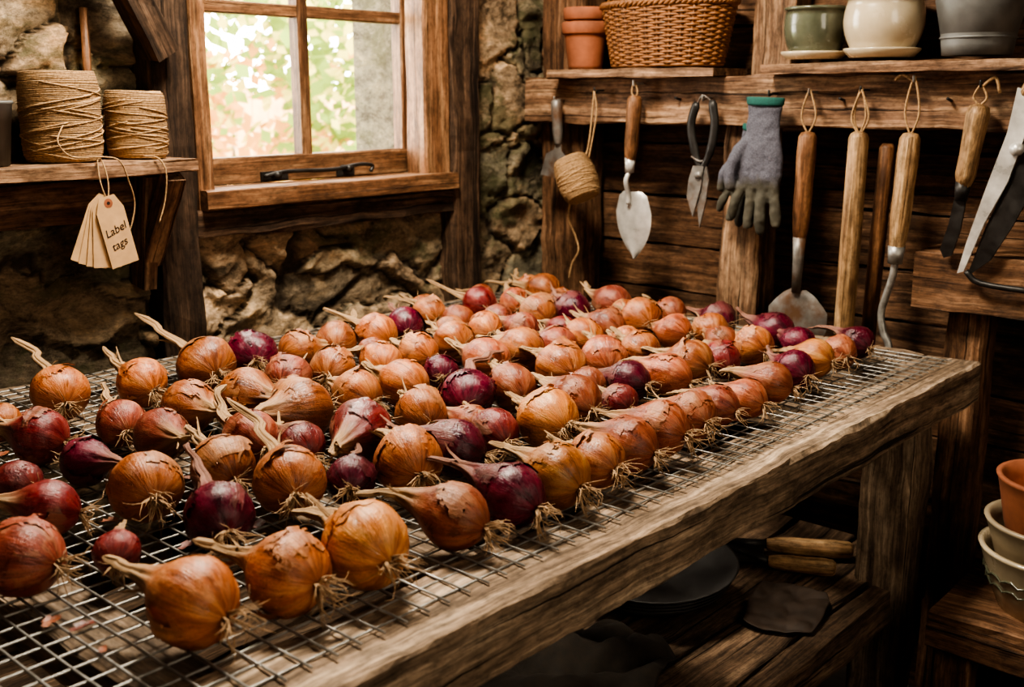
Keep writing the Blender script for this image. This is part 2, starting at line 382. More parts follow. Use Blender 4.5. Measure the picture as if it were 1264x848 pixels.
def wind(mb, M, r, h, mat=0, d=.0030, bar=.0, seed=1):
    R = random.Random(seed)
    core = [(0, 0), (r*.8, 0)]+[((r-.0012)*(1-.10*abs(2*t/12-1)**6)*(1+bar*math.sin(pi*t/12)), h*t/12) for t in range(13)]+[(r*.7, h), (.010, h-.001), (.010, h-.02), (0, h-.02)]
    lathe(mb, core, M, 32, mat=mat)
    def rr(z): t = z/h; return r*(1-.10*abs(2*t-1)**6)*(1+bar*math.sin(pi*t))
    turns = int(h/(d*.92)); pts = []; tp = 26
    ph = [R.uniform(0, 6) for _ in range(4)]
    for i in range(turns*tp+1):
        a = 2*pi*i/tp; z = h*i/(turns*tp)
        zz = min(h, max(0, z+d*.9*math.sin(a+ph[0])+d*.5*noise.noise(Vector((a*.35, seed, 0)))))
        q = rr(zz)+.0008*noise.noise(Vector((a*.7, seed, 5)))
        pts.append(M @ Vector((q*math.cos(a), q*math.sin(a), zz)))
    tube(mb, pts, d*.5, 5, mat=mat)
    for k in range(16):   # diagonal lay on top of the level winding
        a0 = R.random()*6.28; z0 = R.uniform(.02, .55)*h; z1 = z0+R.uniform(.2, .42)*h; pts = []
        if R.random() < .5: z0, z1 = z1, z0
        for i in range(30):
            t = i/29; a = a0+t*4.2; z = z0+(z1-z0)*t
            q = rr(z)+d*.45+.0006*math.sin(a*3+k)
            pts.append(M @ Vector((q*math.cos(a), q*math.sin(a), z)))
        tube(mb, pts, d*.48, 5, mat=mat)
for c, r, h, sd in (((-1.875, .905, 1.234), .066, .152, 3), ((-1.885, 1.052, 1.234), .054, .120, 5)):
    mb = MB(); wind(mb, Tm(*c), r, h, seed=sd); mb.obj('twine_spool', [TWINE])
mb = MB()
tube(mb, spline([(-1.815, .88, 1.30), (-1.80, .86, 1.27), (-1.795, .88, 1.245), (-1.79, .93, 1.243), (-1.785, .96, 1.235), (-1.787, .975, 1.20), (-1.79, .985, 1.16), (-1.79, .975, 1.12), (-1.79, .962, 1.10)], 8), .0015, 5)
tube(mb, spline([(-1.81, 1.02, 1.24), (-1.795, 1.04, 1.236), (-1.788, 1.05, 1.21), (-1.79, 1.045, 1.16), (-1.79, 1.03, 1.12)], 8), .0015, 5)
mb.obj('twine_tail', [TWINE])
mb = MB(); tube(mb, [(-1.93, .985, 1.232), (-1.935, .995, 1.50)], .008, 8); mb.obj('wooden_dowel', [W_HAND2])
mb = MB(); M = Tm(-1.87, .775, 1.232)
lathe(mb, [(.0, .002), (.028, .002), (.03, 0), (.042, .10), (.0445, .103), (.0425, .106), (.039, .10), (.028, .006), (0, .006)], M, 28)
mb.obj('metal_cup', [ZINC])
# label tags
tags = empty('label_tags'); hole = Vector((-1.785, .925, 1.165))
for i, (ang, dx) in enumerate([(-24, .0), (-17, .003), (-10, .006), (-4, .009), (12, .014)]):
    mb = MB(); w = .026; L = .112
    ol = [(-w, -L), (w, -L), (w, -.012), (w*.55, .012), (-w*.55, .012), (-w, -.012)]
    A = math.radians(ang)
    M = Matrix.Translation(hole+Vector((dx, 0, 0))) @ Matrix.Rotation(A, 4, 'X') @ Matrix(((0, 0, 1, 0), (1, 0, 0, 0), (0, 1, 0, 0), (0, 0, 0, 1)))
    sheet(mb, ol, .0007, M)
    ring = [(.008*math.cos(a*pi/8), .008*math.sin(a*pi/8)) for a in range(16)]
    sheet(mb, ring, .0003, M @ Tm(0, 0, .0007), 1)
    ring = [(.003*math.cos(a*pi/6), .003*math.sin(a*pi/6)) for a in range(12)]
    sheet(mb, ring, .0002, M @ Tm(0, 0, .0010), 2)
    mb.obj('tag', [CARD, TERRA, INK], tags)
    if i == 4:
        for t, yy in (('Label', -.054), ('tags', -.080)):
            cu = bpy.data.curves.new('lettering', 'FONT'); cu.body = t; cu.size = .020; cu.extrude = .0002; cu.align_x = 'CENTER'; cu.shear = .25
            cu.materials.append(INK)
            o = bpy.data.objects.new('lettering', cu); COL.objects.link(o); o.parent = tags
            o.matrix_world = M @ Tm(0, yy, .0010) @ Matrix.Rotation(.2, 4, 'Z')
mb = MB(); tube(mb, spline([(-1.771, .925, 1.165), (-1.778, .918, 1.20), (-1.79, .922, 1.236), (-1.80, .93, 1.238)], 6), .0013, 5)
tube(mb, spline([(-1.771, .925, 1.165), (-1.778, .932, 1.20), (-1.79, .93, 1.236), (-1.80, .925, 1.238)], 6), .0013, 5)
mb.obj('string', [TWINE], tags)

# back shelf + beam
YT = 2.125
mb = MB()
beam(mb, (-1.90, 2.178, 1.332), (.9, 2.178, 1.338), .045, .108, jit=.004, tint=.75)
beam(mb, (-1.775, 2.205, 1.395), (-1.30, 2.205, 1.397), .21, .02, jit=.002, tint=.7)
beam(mb, (-1.185, 2.205, 1.400), (.9, 2.205, 1.406), .21, .022, jit=.002, tint=.8)
mb.obj('tool_rack_shelf', [W_BEAM])

# wicker basket
YP = 2.205
bk = empty('wicker_basket'); mb = MB(); cx, cy, z0 = -1.495, YP, 1.410; ns = 34
def bkp(a, t, e=0):
    ax = .146+.03*t+e; ay = .076+.018*t+e
    return Vector((cx+ax*math.cos(a), cy+ay*math.sin(a), z0+.004+t*.138))
rows = 24
for rI in range(rows):
    pts = []; m4 = ns*4
    for i in range(m4+1):
        a = 2*pi*i/m4; pts.append(bkp(a, rI/rows, .0030*math.sin(a*ns/2+(pi if rI % 2 else 0))))
    tube(mb, pts, .0032, 6, caps=False)
for k in range(ns):
    a = 2*pi*(k+.5)/ns; tube(mb, [bkp(a, t/5, 0) for t in range(6)], .003, 5)
for ph in (0, 1, 2):
    pts = []
    for i in range(181):
        a = 2*pi*i/180; q = a*26+ph*2.09; p = bkp(a, 1.0, .005*math.cos(q)); p.z += .005*math.sin(q); pts.append(p)
    tube(mb, pts, .0045, 6, caps=False)
lathe(mb, [(0, 0), (1, 0), (1, .004), (0, .004)], Tm(cx, cy, z0) @ Matrix.Diagonal((.146, .076, 1, 1)), 40, mat=0)
for ph in (0, 1, 2):
    pts = []
    for i in range(80):
        t = i/79*pi; q = t*16+ph*2.09; pts.append((cx+.17*math.cos(t), cy+.006*math.cos(q), z0+.135+.17*math.sin(t)+.006*math.sin(q)))
    tube(mb, pts, .005, 6)
mb.obj('woven_body', [WICKER], bk)
mb = MB()
beam(mb, (cx-.06, cy, z0+.01), (cx-.11, cy+.02, z0+.22), .03, .008, up=(0, 1, 0)); beam(mb, (cx+.02, cy, z0+.01), (cx-.01, cy+.0, z0+.24), .035, .008, up=(0, 1, 0))
beam(mb, (cx+.07, cy, z0+.01), (cx+.10, cy+.02, z0+.18), .025, .02, up=(0, 1, 0))
mb.obj('wooden_stakes', [W_TABLE], bk)

def pot(name, c, r0, r1, h, mat, rim=.012, rimh=.03, wall=.006, bulge=0, extra=None):
    mb = MB(); P = [(0, 0), (r0, 0)]
    for i in range(1, 9):
        t = i/8; P.append((r0+(r1-r0)*t+bulge*math.sin(pi*min(1, t*1.0)), (h-rimh)*t))
    P += [(r1+rim*.6, h-rimh), (r1+rim, h-rimh+.003), (r1+rim+.001, h-.003), (r1+rim-.002, h), (r1+rim-wall-.002, h), (r1-wall, h-.01), (r1-wall+bulge*.5, h*.6), (r0-wall*.8, .01), (0, .01)]
    lathe(mb, P, Tm(*c), 40)
    if extra: extra(mb)
    return mb.obj(name, [mat] if not isinstance(mat, list) else mat)
pot('terracotta_pot', (-1.738, YP, 1.407), .042, .053, .115, TERRA, .006, .03)
pot('terracotta_pot', (-1.738, YP, 1.441), .036, .049, .115, TERRA, .006, .03)
pot('glazed_green_pot', (-1.118, YP, 1.427), .050, .064, .10, GREENG, .003, .008, .006, .008)
mb = MB(); lathe(mb, [(0, 0), (.057, 0), (.070, .012), (.070, .016), (.064, .016), (.05, .007), (0, .007)], Tm(-1.118, YP, 1.420), 36); mb.obj('green_pot_saucer', [CREAM])
pot('cream_glazed_pot', (-.968, YP, 1.428), .058, .073, .125, CREAM, .006, .018, .007, .014)
mb = MB(); lathe(mb, [(0, 0), (.064, 0), (.077, .014), (.077, .018), (.070, .018), (.056, .007), (0, .007)], Tm(-.968, YP, 1.421), 36); mb.obj('cream_pot_saucer', [CREAM])
def bext(mb):
    for zz in (.03, .09):
        lathe(mb, [(.064+zz*.12, zz), (.068+zz*.12, zz+.002), (.065+zz*.12, zz+.005)], Tm(-.778, YP, 1.421), 40)
pot('metal_bucket', (-.778, YP, 1.421), .064, .085, .17, ZINC, .003, .006, .002, 0, bext)

# ---------------------------------------------------------------- hanging tools
def hook(mb, x, z, mat=0):
    tube(mb, spline([(x, YT+.036, z+.004), (x, YT+.007, z+.004), (x, YT-.006, z), (x, YT-.008, z+.012)], 4), .0025, 6, mat=mat)
def loop(mb, x, zt, zb, w, y=None, mat=0):
    y = YT if y is None else y
    tube(mb, spline([(x+.002, y, zb), (x-w, y-.002, zb+(zt-zb)*.45), (x-.003, y-.004, zt), (x+.003, y-.004, zt), (x+w, y-.002, zb+(zt-zb)*.45), (x-.002, y, zb)], 8), .0022, 6, mat=mat)
def handle(mb, p0, p1, prof, mat=0, n=14):
    p0 = Vector(p0); p1 = Vector(p1)
    tube(mb, [p0+(p1-p0)*t for t, r in prof], [r for t, r in prof], n, mat=mat)
GRIP = [(0, .004), (.01, .012), (.05, .0165), (.2, .018), (.45, .0165), (.7, .017), (.88, .0145), (.97, .012), (1, .011)]
# putty knife
mb = MB(); handle(mb, (-1.765, YT, 1.335), (-1.757, YT, 1.225), [(t, r*.8) for t, r in GRIP])
A = Matrix.Translation((-1.757, YT+.002, 1.225)) @ Matrix.Rotation(.15, 4, 'Y') @ Matrix.Rotation(pi/2, 4, 'X')
sheet(mb, [(-.008, .005), (.008, .005), (.012, -.015), (.036, -.03), (.046, -.085), (-.046, -.085), (-.036, -.03), (-.012, -.015)], .002, A, 1)
hook(mb, -1.765, 1.33, 1); mb.obj('scraper', [BLUED, BLUED])
# hanging twine
hm = MB(); hook(hm, -1.64, 1.352, 0)
tube(hm, spline([(-1.64, YT-.008, 1.355), (-1.645, YT-.008, 1.30), (-1.652, YT-.008, 1.24), (-1.662, YT-.010, 1.20), (-1.66, YT-.045, 1.18)], 8), .0025, 6, mat=1)
tube(hm, spline([(-1.64, YT-.008, 1.355), (-1.63, YT-.01, 1.31), (-1.638, YT-.012, 1.25), (-1.650, YT-.012, 1.195)], 8), .0022, 6, mat=1)
tube(hm, spline([(-1.672, YT-.03, 1.11), (-1.70, YT-.02, 1.08), (-1.712, YT-.01, 1.04), (-1.69, YT-.01, 1.0), (-1.68, YT-.01, .965), (-1.70, YT-.01, .93), (-1.71, YT-.01, .89)], 8), .0025, 6, mat=1)
M = Matrix.Translation((-1.640, YT-.040, 1.101)) @ Matrix.Rotation(math.radians(-28), 4, 'Y')
wind(hm, M, .042, .104, mat=1, d=.0030, bar=.16, seed=9)
hm.obj('hanging_twine_ball', [IRON, TWINE])
# trowel
mb = MB(); handle(mb, (-1.525, YT, 1.345), (-1.535, YT, 1.19), [(t, r*1.02) for t, r in GRIP])
tube(mb, [(-1.535, YT, 1.20), (-1.536, YT, 1.165)], [.013, .011], 12, mat=1)
tube(mb, spline([(-1.536, YT, 1.17), (-1.537, YT-.012, 1.145), (-1.537, YT-.002, 1.115), (-1.537, YT, 1.09)], 4), [.006]*13, 8, mat=1)
nx, nz = 10, 16; vs = []
for j in range(nz+1):
    t = j/nz; w = .052*(min(1, .72+.9*t) if t < .3 else (1-((t-.3)/.7)**2.4)) if t < 1 else .001
    if t < .06: w *= .7+5*t
    for i in range(nx+1):
        u = i/nx*2-1; vs.append((-1.537+w*u+(.01*t), YT+.004-.014*(1-u*u)*(1-t*.5)*1.0+.014, 1.120-.163*t))
fs = [(j*(nx+1)+i, j*(nx+1)+i+1, (j+1)*(nx+1)+i+1, (j+1)*(nx+1)+i) for j in range(nz) for i in range(nx)]
mb.add(vs, fs, 1, True); loop(mb, -1.525, 1.372, 1.335, .008, mat=2); hook(mb, -1.525, 1.368, 1)
mb.obj('garden_trowel', [W_HAND2, BLADE, TWINE])
# secateurs
mb = MB(); F = (Vector((0, 1, 0)), .7)
tube(mb, spline([(-1.355, YT, 1.33), (-1.368, YT, 1.28), (-1.355, YT, 1.22), (-1.332, YT, 1.17)], 6), [.007]+[.011]*12+[.009]*6, 8, flat=F)
tube(mb, spline([(-1.313, YT-.004, 1.335), (-1.304, YT-.004, 1.28), (-1.314, YT-.004, 1.22), (-1.338, YT-.004, 1.17)], 6), [.007]+[.011]*12+[.009]*6, 8, flat=F)
M = Matrix.Translation((-1.335, YT-.004, 1.17)) @ Matrix.Rotation(pi/2, 4, 'X')
sheet(mb, [(-.016, .02), (.016, .02), (.024, -.01), (.018, -.06), (.004, -.120), (-.006, -.06), (-.02, -.02)], .004, M, 1)
sheet(mb, [(-.016, .02), (.012, .02), (.006, -.03), (-.012, -.095), (-.030, -.05), (-.026, -.01)], .004, M @ Tm(0, 0, .005), 1)
tube(mb, [(-1.335, YT-.018, 1.17), (-1.335, YT+.006, 1.17)], .009, 12, mat=1)
tube(mb, spline([(-1.362, YT-.002, 1.21), (-1.336, YT-.006, 1.20), (-1.31, YT-.002, 1.21)], 5), .003, 6, mat=1)
hook(mb, -1.336, 1.335, 1); tube(mb, spline([(-1.355, YT, 1.325), (-1.336, YT-.006, 1.345), (-1.313, YT, 1.33)], 5), .002, 5, mat=1)
mb.obj('secateurs', [IRON, BLUED])
# gloves
gl = empty('work_gloves')
def glove(x, y, z, rot, s, flip):
    M = Tm(x, y, z) @ Matrix.Rotation(rot, 4, 'Y') @ Matrix.Diagonal((s*flip, s, s, 1))
    mb = MB(); F = Vector((0, 1, 0)); P = lambda l: [M @ Vector(p) for p in l]
    tube(mb, P([(0, 0, 0), (0, 0, -.03), (0, 0, -.06), (0, .0, -.10), (0, 0, -.14), (0, 0, -.165), (0, 0, -.175)]), [v*s for v in (.037, .034, .037, .045, .048, .042, .02)], 18, flat=(F, .36))
    for (x0, dx, L, r, yb) in ((-.036, -.014, .060, .0105, -.010), (-.012, -.006, .080, .0115, -.002), (.012, .001, .084, .0118, -.012), (.034, .010, .070, .011, -.004)):
        tube(mb, spline(P([(x0*.8, 0, -.135), (x0, -.004, -.165), (x0+dx*.6, yb, -.165-L*.55), (x0+dx, yb*.6, -.165-L*.92), (x0+dx, 0, -.165-L)]), 4), [v*r*s for v in (1, 1, 1, 1.05, 1.08, 1.06, 1.03, 1.0, 1, 1, .98, .97, .95, .9, .8, .6, .2)], 10, flat=(F, .80))
    tube(mb, spline(P([(-.028, 0, -.075), (-.046, -.008, -.10), (-.056, -.016, -.135), (-.055, -.014, -.165), (-.053, -.012, -.175)]), 4), [v*.013*s for v in (1.2, 1.2, 1.15, 1.1, 1.05, 1.05, 1, 1, 1, 1, .98, .96, .93, .85, .7, .5, .2)], 10, flat=(F, .80))
    o = mb.obj('glove_knit', [GLOVE], gl)
    r = o.modifiers.new('r', 'REMESH'); r.mode = 'VOXEL'; r.voxel_size = .0028; r.use_smooth_shade = True
    sm = o.modifiers.new('s', 'SMOOTH'); sm.iterations = 3; sm.factor = .5
    d = bpy.data.textures.new('w', 'CLOUDS'); d.noise_scale = .03
    dm = o.modifiers.new('d', 'DISPLACE'); dm.texture = d; dm.strength = .007; dm.texture_coords = 'LOCAL'
    mb = MB(); tube(mb, P([(0, 0, .006), (0, 0, .003), (0, 0, -.006), (0, 0, -.010)]), [v*s for v in (.0375, .0395, .0385, .036)], 24, flat=(F, .45))
    mb.obj('glove_cuff', [GCUFF], gl)
glove(-1.172, YT-.020, 1.335, .03, 1.12, 1)
glove(-1.205, YT+.006, 1.275, .20, .86, 1)
mb = MB(); hook(mb, -1.172, 1.345); mb.obj('hook', [IRON], gl)
# hand spade
mb = MB(); handle(mb, (-1.08, YT, 1.272), (-1.085, YT, 1.04), [(t, r*1.15) for t, r in GRIP])
tube(mb, [(-1.085, YT, 1.05), (-1.085, YT, 1.0), (-1.086, YT, .93)], [.0145, .012, .010], 12, mat=1)
vs = []
for j in range(13):
    t = j/12; w = .018+.052*min(1, t*2.4)**.7
    if t > .75: w *= math.sqrt(max(0, 1-((t-.75)/.27)**2))
    for i in range(9):
        u = i/4-1; vs.append((-1.086+w*u, YT+.012-.012*(1-u*u), .935-.11*t))
mb.add(vs, [(j*9+i, j*9+i+1, j*9+i+10, j*9+i+9) for j in range(12) for i in range(8)], 1, True)
loop(mb, -1.08, 1.352, 1.262, .016, mat=2); hook(mb, -1.08, 1.348, 1); mb.obj('hand_spade', [W_HAND2, BLUED, TWINE])
# dibber pole
mb = MB(); handle(mb, (-.968, YT, 1.275), (-.972, YT, .845), [(0, .008), (.01, .016), (.03, .020), (.5, .021), (.97, .020), (1, .017)])
loop(mb, -.968, 1.355, 1.262, .012, mat=1); loop(mb, -.966, 1.350, 1.262, .018, y=YT-.003, mat=1); hook(mb, -.968, 1.352, 2); mb.obj('wooden_dibber', [W_HAND, TWINE, IRON])
mb = MB(); handle(mb, (-.928, YT+.05, 1.250), (-.940, YT+.05, .80), [(0, .010), (.02, .016), (.5, .0165), (1, .015)]); mb.obj('tool_handle', [W_HAND2])
# weeding hook
mb = MB(); handle(mb, (-.862, YT, 1.275), (-.872, YT, 1.04), [(t, r*1.2) for t, r in GRIP])
tube(mb, [(-.872, YT, 1.05), (-.873, YT, 1.015)], [.017, .014], 12, mat=1)
tube(mb, spline([(-.873, YT, 1.03), (-.875, YT, .99), (-.885, YT, .95), (-.893, YT, .91), (-.885, YT, .87), (-.872, YT, .845), (-.87, YT, .80)], 6), .0075, 10, mat=1)
loop(mb, -.862, 1.375, 1.262, .014, mat=2); tube(mb, spline([(-.862, YT-.003, 1.372), (-.885, YT-.006, 1.385), (-.90, YT-.003, 1.375)], 4), .003, 6, mat=2)
hook(mb, -.862, 1.372, 1); mb.obj('hand_weeder', [W_HAND, STEEL, TWINE])
# pruning knife with tang
mb = MB(); handle(mb, (-.735, YT, 1.33), (-.752, YT, 1.175), [(0, .008), (.03, .018), (.12, .022), (.3, .0205), (.6, .0185), (.85, .019), (1, .013)])
tube(mb, [(-.752, YT, 1.185), (-.754, YT, 1.15)], [.015, .012], 12, mat=1)
M = Matrix.Translation((-.756, YT+.003, 1.16)) @ Matrix.Rotation(.08, 4, 'Y') @ Matrix.Rotation(pi/2, 4, 'X')
sheet(mb, [(-.008, .01), (.008, .01), (.013, -.02), (.012, -.07), (.004, -.118), (-.010, -.125), (-.020, -.11), (-.012, -.06), (-.010, -.02)], .005, M, 1)
loop(mb, -.735, 1.362, 1.325, .012, mat=2); hook(mb, -.735, 1.362, 1); tube(mb, spline([(-.735, YT-.003, 1.36), (-.71, YT-.006, 1.378), (-.70, YT-.003, 1.35)], 4), .003, 6, mat=2)
mb.obj('pruning_knife', [W_HAND, IRON, TWINE])
# hedge shears
mb = MB(); M = Matrix.Translation((-.683, YT-.005, 1.19)) @ Matrix.Rotation(pi/2, 4, 'X')
sheet(mb, [(.015, .17), (.035, .165), (.040, .10), (.015, .0), (-.02, -.08), (-.05, -.175), (-.062, -.18), (-.050, -.12), (-.025, -.02), (.005, .09)], .005, M, 1)
sheet(mb, [(.06, .12), (.085, .10), (.07, .02), (.03, -.08), (-.005, -.15), (-.045, -.185), (-.02, -.09), (.02, .02)], .005, M @ Tm(0, 0, -.007), 0)
tube(mb, [(-.658, YT-.018, 1.25), (-.658, YT+.01, 1.25)], .012, 12, mat=1)
tube(mb, spline([(-.655, YT, 1.35), (-.633, YT-.02, 1.385), (-.61, YT-.035, 1.40)], 4), .012, 10, mat=2)
tube(mb, spline([(-.73, YT-.004, 1.015), (-.70, YT-.006, .995), (-.60, YT-.006, .99)], 4), .006, 8, mat=0)
hook(mb, -.650, 1.345, 1); mb.obj('hedge_shears', [IRON, BLADE, W_HAND])
mb = MB()
for x in (-1.42, -1.02, -1.235, -.80): tube(mb, [(x, YT+.034, 1.335), (x, YT+.01, 1.34)], .003, 6)
mb.obj('rack_nails', [IRON])
mb = MB(); beam(mb, (-.842, 2.158, .985), (.9, 2.158, .985), .03, .115, jit=.003, tint=.6); beam(mb, (-.84, 2.24, 1.033), (.9, 2.24, 1.033), .15, .02, jit=.002, tint=.9)
mb.obj('side_shelf', [W_WALL])

# ---------------------------------------------------------------- drying table
tab = empty('drying_table'); mb = MB(); TX0, TX1, TY0, TY1, TZ = -1.87, -.67, -.35, 2.085, .85
beam(mb, (TX1-.055, TY0, TZ-.0375), (TX1-.055, TY1, TZ-.0375), .11, .075, jit=.0025, tint=.8, ch=.004, seg=160)
beam(mb, (TX0+.055, TY0, TZ-.0375), (TX0+.055, TY1, TZ-.0375), .11, .075, jit=.003, tint=.5, seg=60)
beam(mb, (TX0+.11, TY1-.045, TZ-.0375), (TX1-.11, TY1-.045, TZ-.0375), .09, .074, jit=.003, tint=.6)
for yy in (-.30, .45, .79, 1.25, 1.65): beam(mb, (TX0+.1, yy, TZ-.035), (TX1-.1, yy, TZ-.035), .075, .05, jit=.003, tint=.3)
for yy in (-.25, 1.87):
    for xx in (TX1-.065, TX0+.07): beam(mb, (xx, yy, 0), (xx, yy, TZ-.075), .09, .10, up=(0, 1, 0), jit=.004, tint=.45)
beam(mb, (TX1-.10, TY1-.10, TZ-.12), (TX0+.1, TY1-.10, TZ-.12), .03, .09, jit=.003, tint=.3)
mb.obj('frame', [W_TABLE], tab)
mb = MB(); x = TX1-.10
beam(mb, (TX1-.045, -.2, .44), (TX1-.045, 1.80, .44), .04, .07, jit=.003, tint=.4)
for yy in (-.1, 1.0, 1.95): beam(mb, (TX0+.05, yy, .42), (TX1-.03, yy, .42), .06, .05, tint=.3)
while x > TX0+.1:
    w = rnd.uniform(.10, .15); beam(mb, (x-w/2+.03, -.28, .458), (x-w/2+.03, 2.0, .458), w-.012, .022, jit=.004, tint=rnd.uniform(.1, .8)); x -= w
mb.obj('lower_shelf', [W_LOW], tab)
mb = MB(); cell = .0285; k = 0; x = TX0+.03; wr = .0013
def sag(x, y): return .0008*noise.noise(Vector((x*9, y*9, 0)))
while x < TX1-.045:
    pts = [(x+.0020*noise.noise(Vector((x*50, y*2.1, 1))), TY0+.05+(TY1-.03-TY0-.05)*y/24, TZ+.0025+sag(x, y)) for y in range(25)]
    tube(mb, pts, wr, 6); x += cell
y = TY0+.05
while y < TY1-.02:
    pts = [(TX0+.025+(TX1-.042-TX0-.025)*i/14, y+.0020*noise.noise(Vector((y*50, i*2.3, 3))), TZ+.0045+sag(i, y)) for i in range(15)]
    tube(mb, pts, wr, 6); y += cell
mb.obj('wire_mesh', [STEEL], tab)

# ---------------------------------------------------------------- onions
D = """822 478 44 192 116 o;809 574 43 188 104 o;796 662 47 171 131 g;1039 420 42 204 69 p;1163 506 35 226 38 r;1287 524 30 196 60 r;1016 508 26 148 65 r;1122 603 44 163 134 o;994 618 41 159 136 v;1013 731 44 153 228 o;1121 707 42 168 113 o;987 803 33 134 105 v;1288 615 34 12 49 v;1415 613 40 214 48 r;1301 729 40 349 90 p;1403 725 37 165 145 p;1593 728 45 164 189 o;1555 620 29 181 57 o;1387 826 42 351 84 o;1568 850 42 171 129 o;1549 958 51 161 234 o;1581 1068 47 171 115 v;1375 918 44 357 69 o;1230 908 49 265 66 o;1197 801 40 166 131 p;1127 829 37 165 58 r;1424 1035 40 112 70 p;1557 1155 40 95 50 o;1404 1106 41 131 173 o;1256 1036 41 185 71 o;1098 910 46 291 96 r;959 865 45 166 112 o;799 791 40 179 124 c;795 880 42 167 123 v;793 966 42 166 87 g;966 958 41 189 88 v;973 1060 37 147 97 r;794 1041 39 171 70 o;801 1120 41 193 78 c;1120 1143 45 147 205 v;1107 1032 40 167 72 o;948 1113 46 178 92 g;981 1229 44 176 101 c;810 1199 43 171 105 c;818 1296 39 175 80 c;824 1384 35 169 63 p;813 1438 34 173 75 c;825 1542 37 189 77 c;840 1653 36 166 85 v;849 1746 36 183 70 g;842 1828 34 155 81 c;852 1926 34 148 122 v;1246 1127 42 171 72 o;1389 1202 39 157 94 o;1106 1230 42 164 83 c;1104 1364 46 157 107 o;1105 1466 45 155 94 c;1000 1397 37 173 49 v;974 1460 40 172 65 c;949 1303 30 165 51 r;984 1553 42 172 70 o;969 1630 37 150 93 r;982 1752 39 165 75 o;1250 1321 45 166 80 c;1254 1421 44 185 65 o;1401 1392 41 170 81 o;1388 1291 38 165 70 o;1556 1338 42 162 170 o;1576 1430 41 157 127 v;1564 1245 41 147 225 o;1631 1550 39 158 144 o;1621 1693 41 155 165 r;1548 1552 37 157 116 c;1444 1538 37 156 107 o;1405 1573 37 164 86 p;1240 1496 40 162 87 p;1252 1594 40 157 100 o;1410 1896 45 153 153 p;1248 1775 46 156 102 o;1274 1701 41 163 86 c;1424 1770 43 151 120 v;1449 1694 43 159 112 o;1611 1897 44 166 192 o;1592 1776 38 160 142 c;1266 1911 38 162 76 c;1144 1761 38 159 79 c;1142 1898 40 145 153 v;1109 1581 38 165 72 o;1010 1893 40 150 109 v;1107 1796 38 149 90 o;1038 1758 34 154 71 c;935 1851 34 157 73 v;1280 1242 33 139 125 v;1061 1353 32 170 41 c;1047 1072 30 166 45 c;1500 1480 33 160 80 o;1500 1620 34 150 90 p;1520 1850 35 160 110 o;1330 1480 32 170 70 c;1340 1640 33 160 70 r;1340 1850 34 150 90 o;1190 1650 31 165 60 o;1480 1260 31 140 90 c;1700 1600 34 150 100 o;1700 1780 34 160 110 c;1700 1950 34 150 110 o"""
ON = []
for s in D.split(';'):
    q = s.split(); ON.append([-int(q[0])/1000, int(q[1])/1000, int(q[2])/1000, math.radians(int(q[3])), int(q[4])/1000, q[5]])
for it in range(80):
    for i in range(len(ON)):
        for j in range(i):
            a, b = ON[i], ON[j]; dx = a[0]-b[0]; dy = a[1]-b[1]; d = math.hypot(dx, dy)+1e-6; m = (a[2]+b[2])*.98
            if d < m:
                k = (m-d)/d*.4; a[0] += dx*k; a[1] += dy*k; b[0] -= dx*k; b[1] -= dy*k
onions = empty('drying_onions'); ZM = .8572
BPR = [(-1.0, .02), (-.985, .16), (-.93, .36), (-.80, .60), (-.58, .82), (-.30, .96), (0, 1.0), (.28, .95), (.52, .82), (.74, .64), (.92, .48), (1.08, .37), (1.25, .29), (1.45, .235)]
BPP = [(-1.0, .02), (-.985, .15), (-.93, .34), (-.80, .58), (-.60, .80), (-.35, .95), (-.08, 1.0), (.20, .94), (.48, .80), (.74, .62), (.98, .47), (1.18, .36), (1.38, .28), (1.58, .22)]
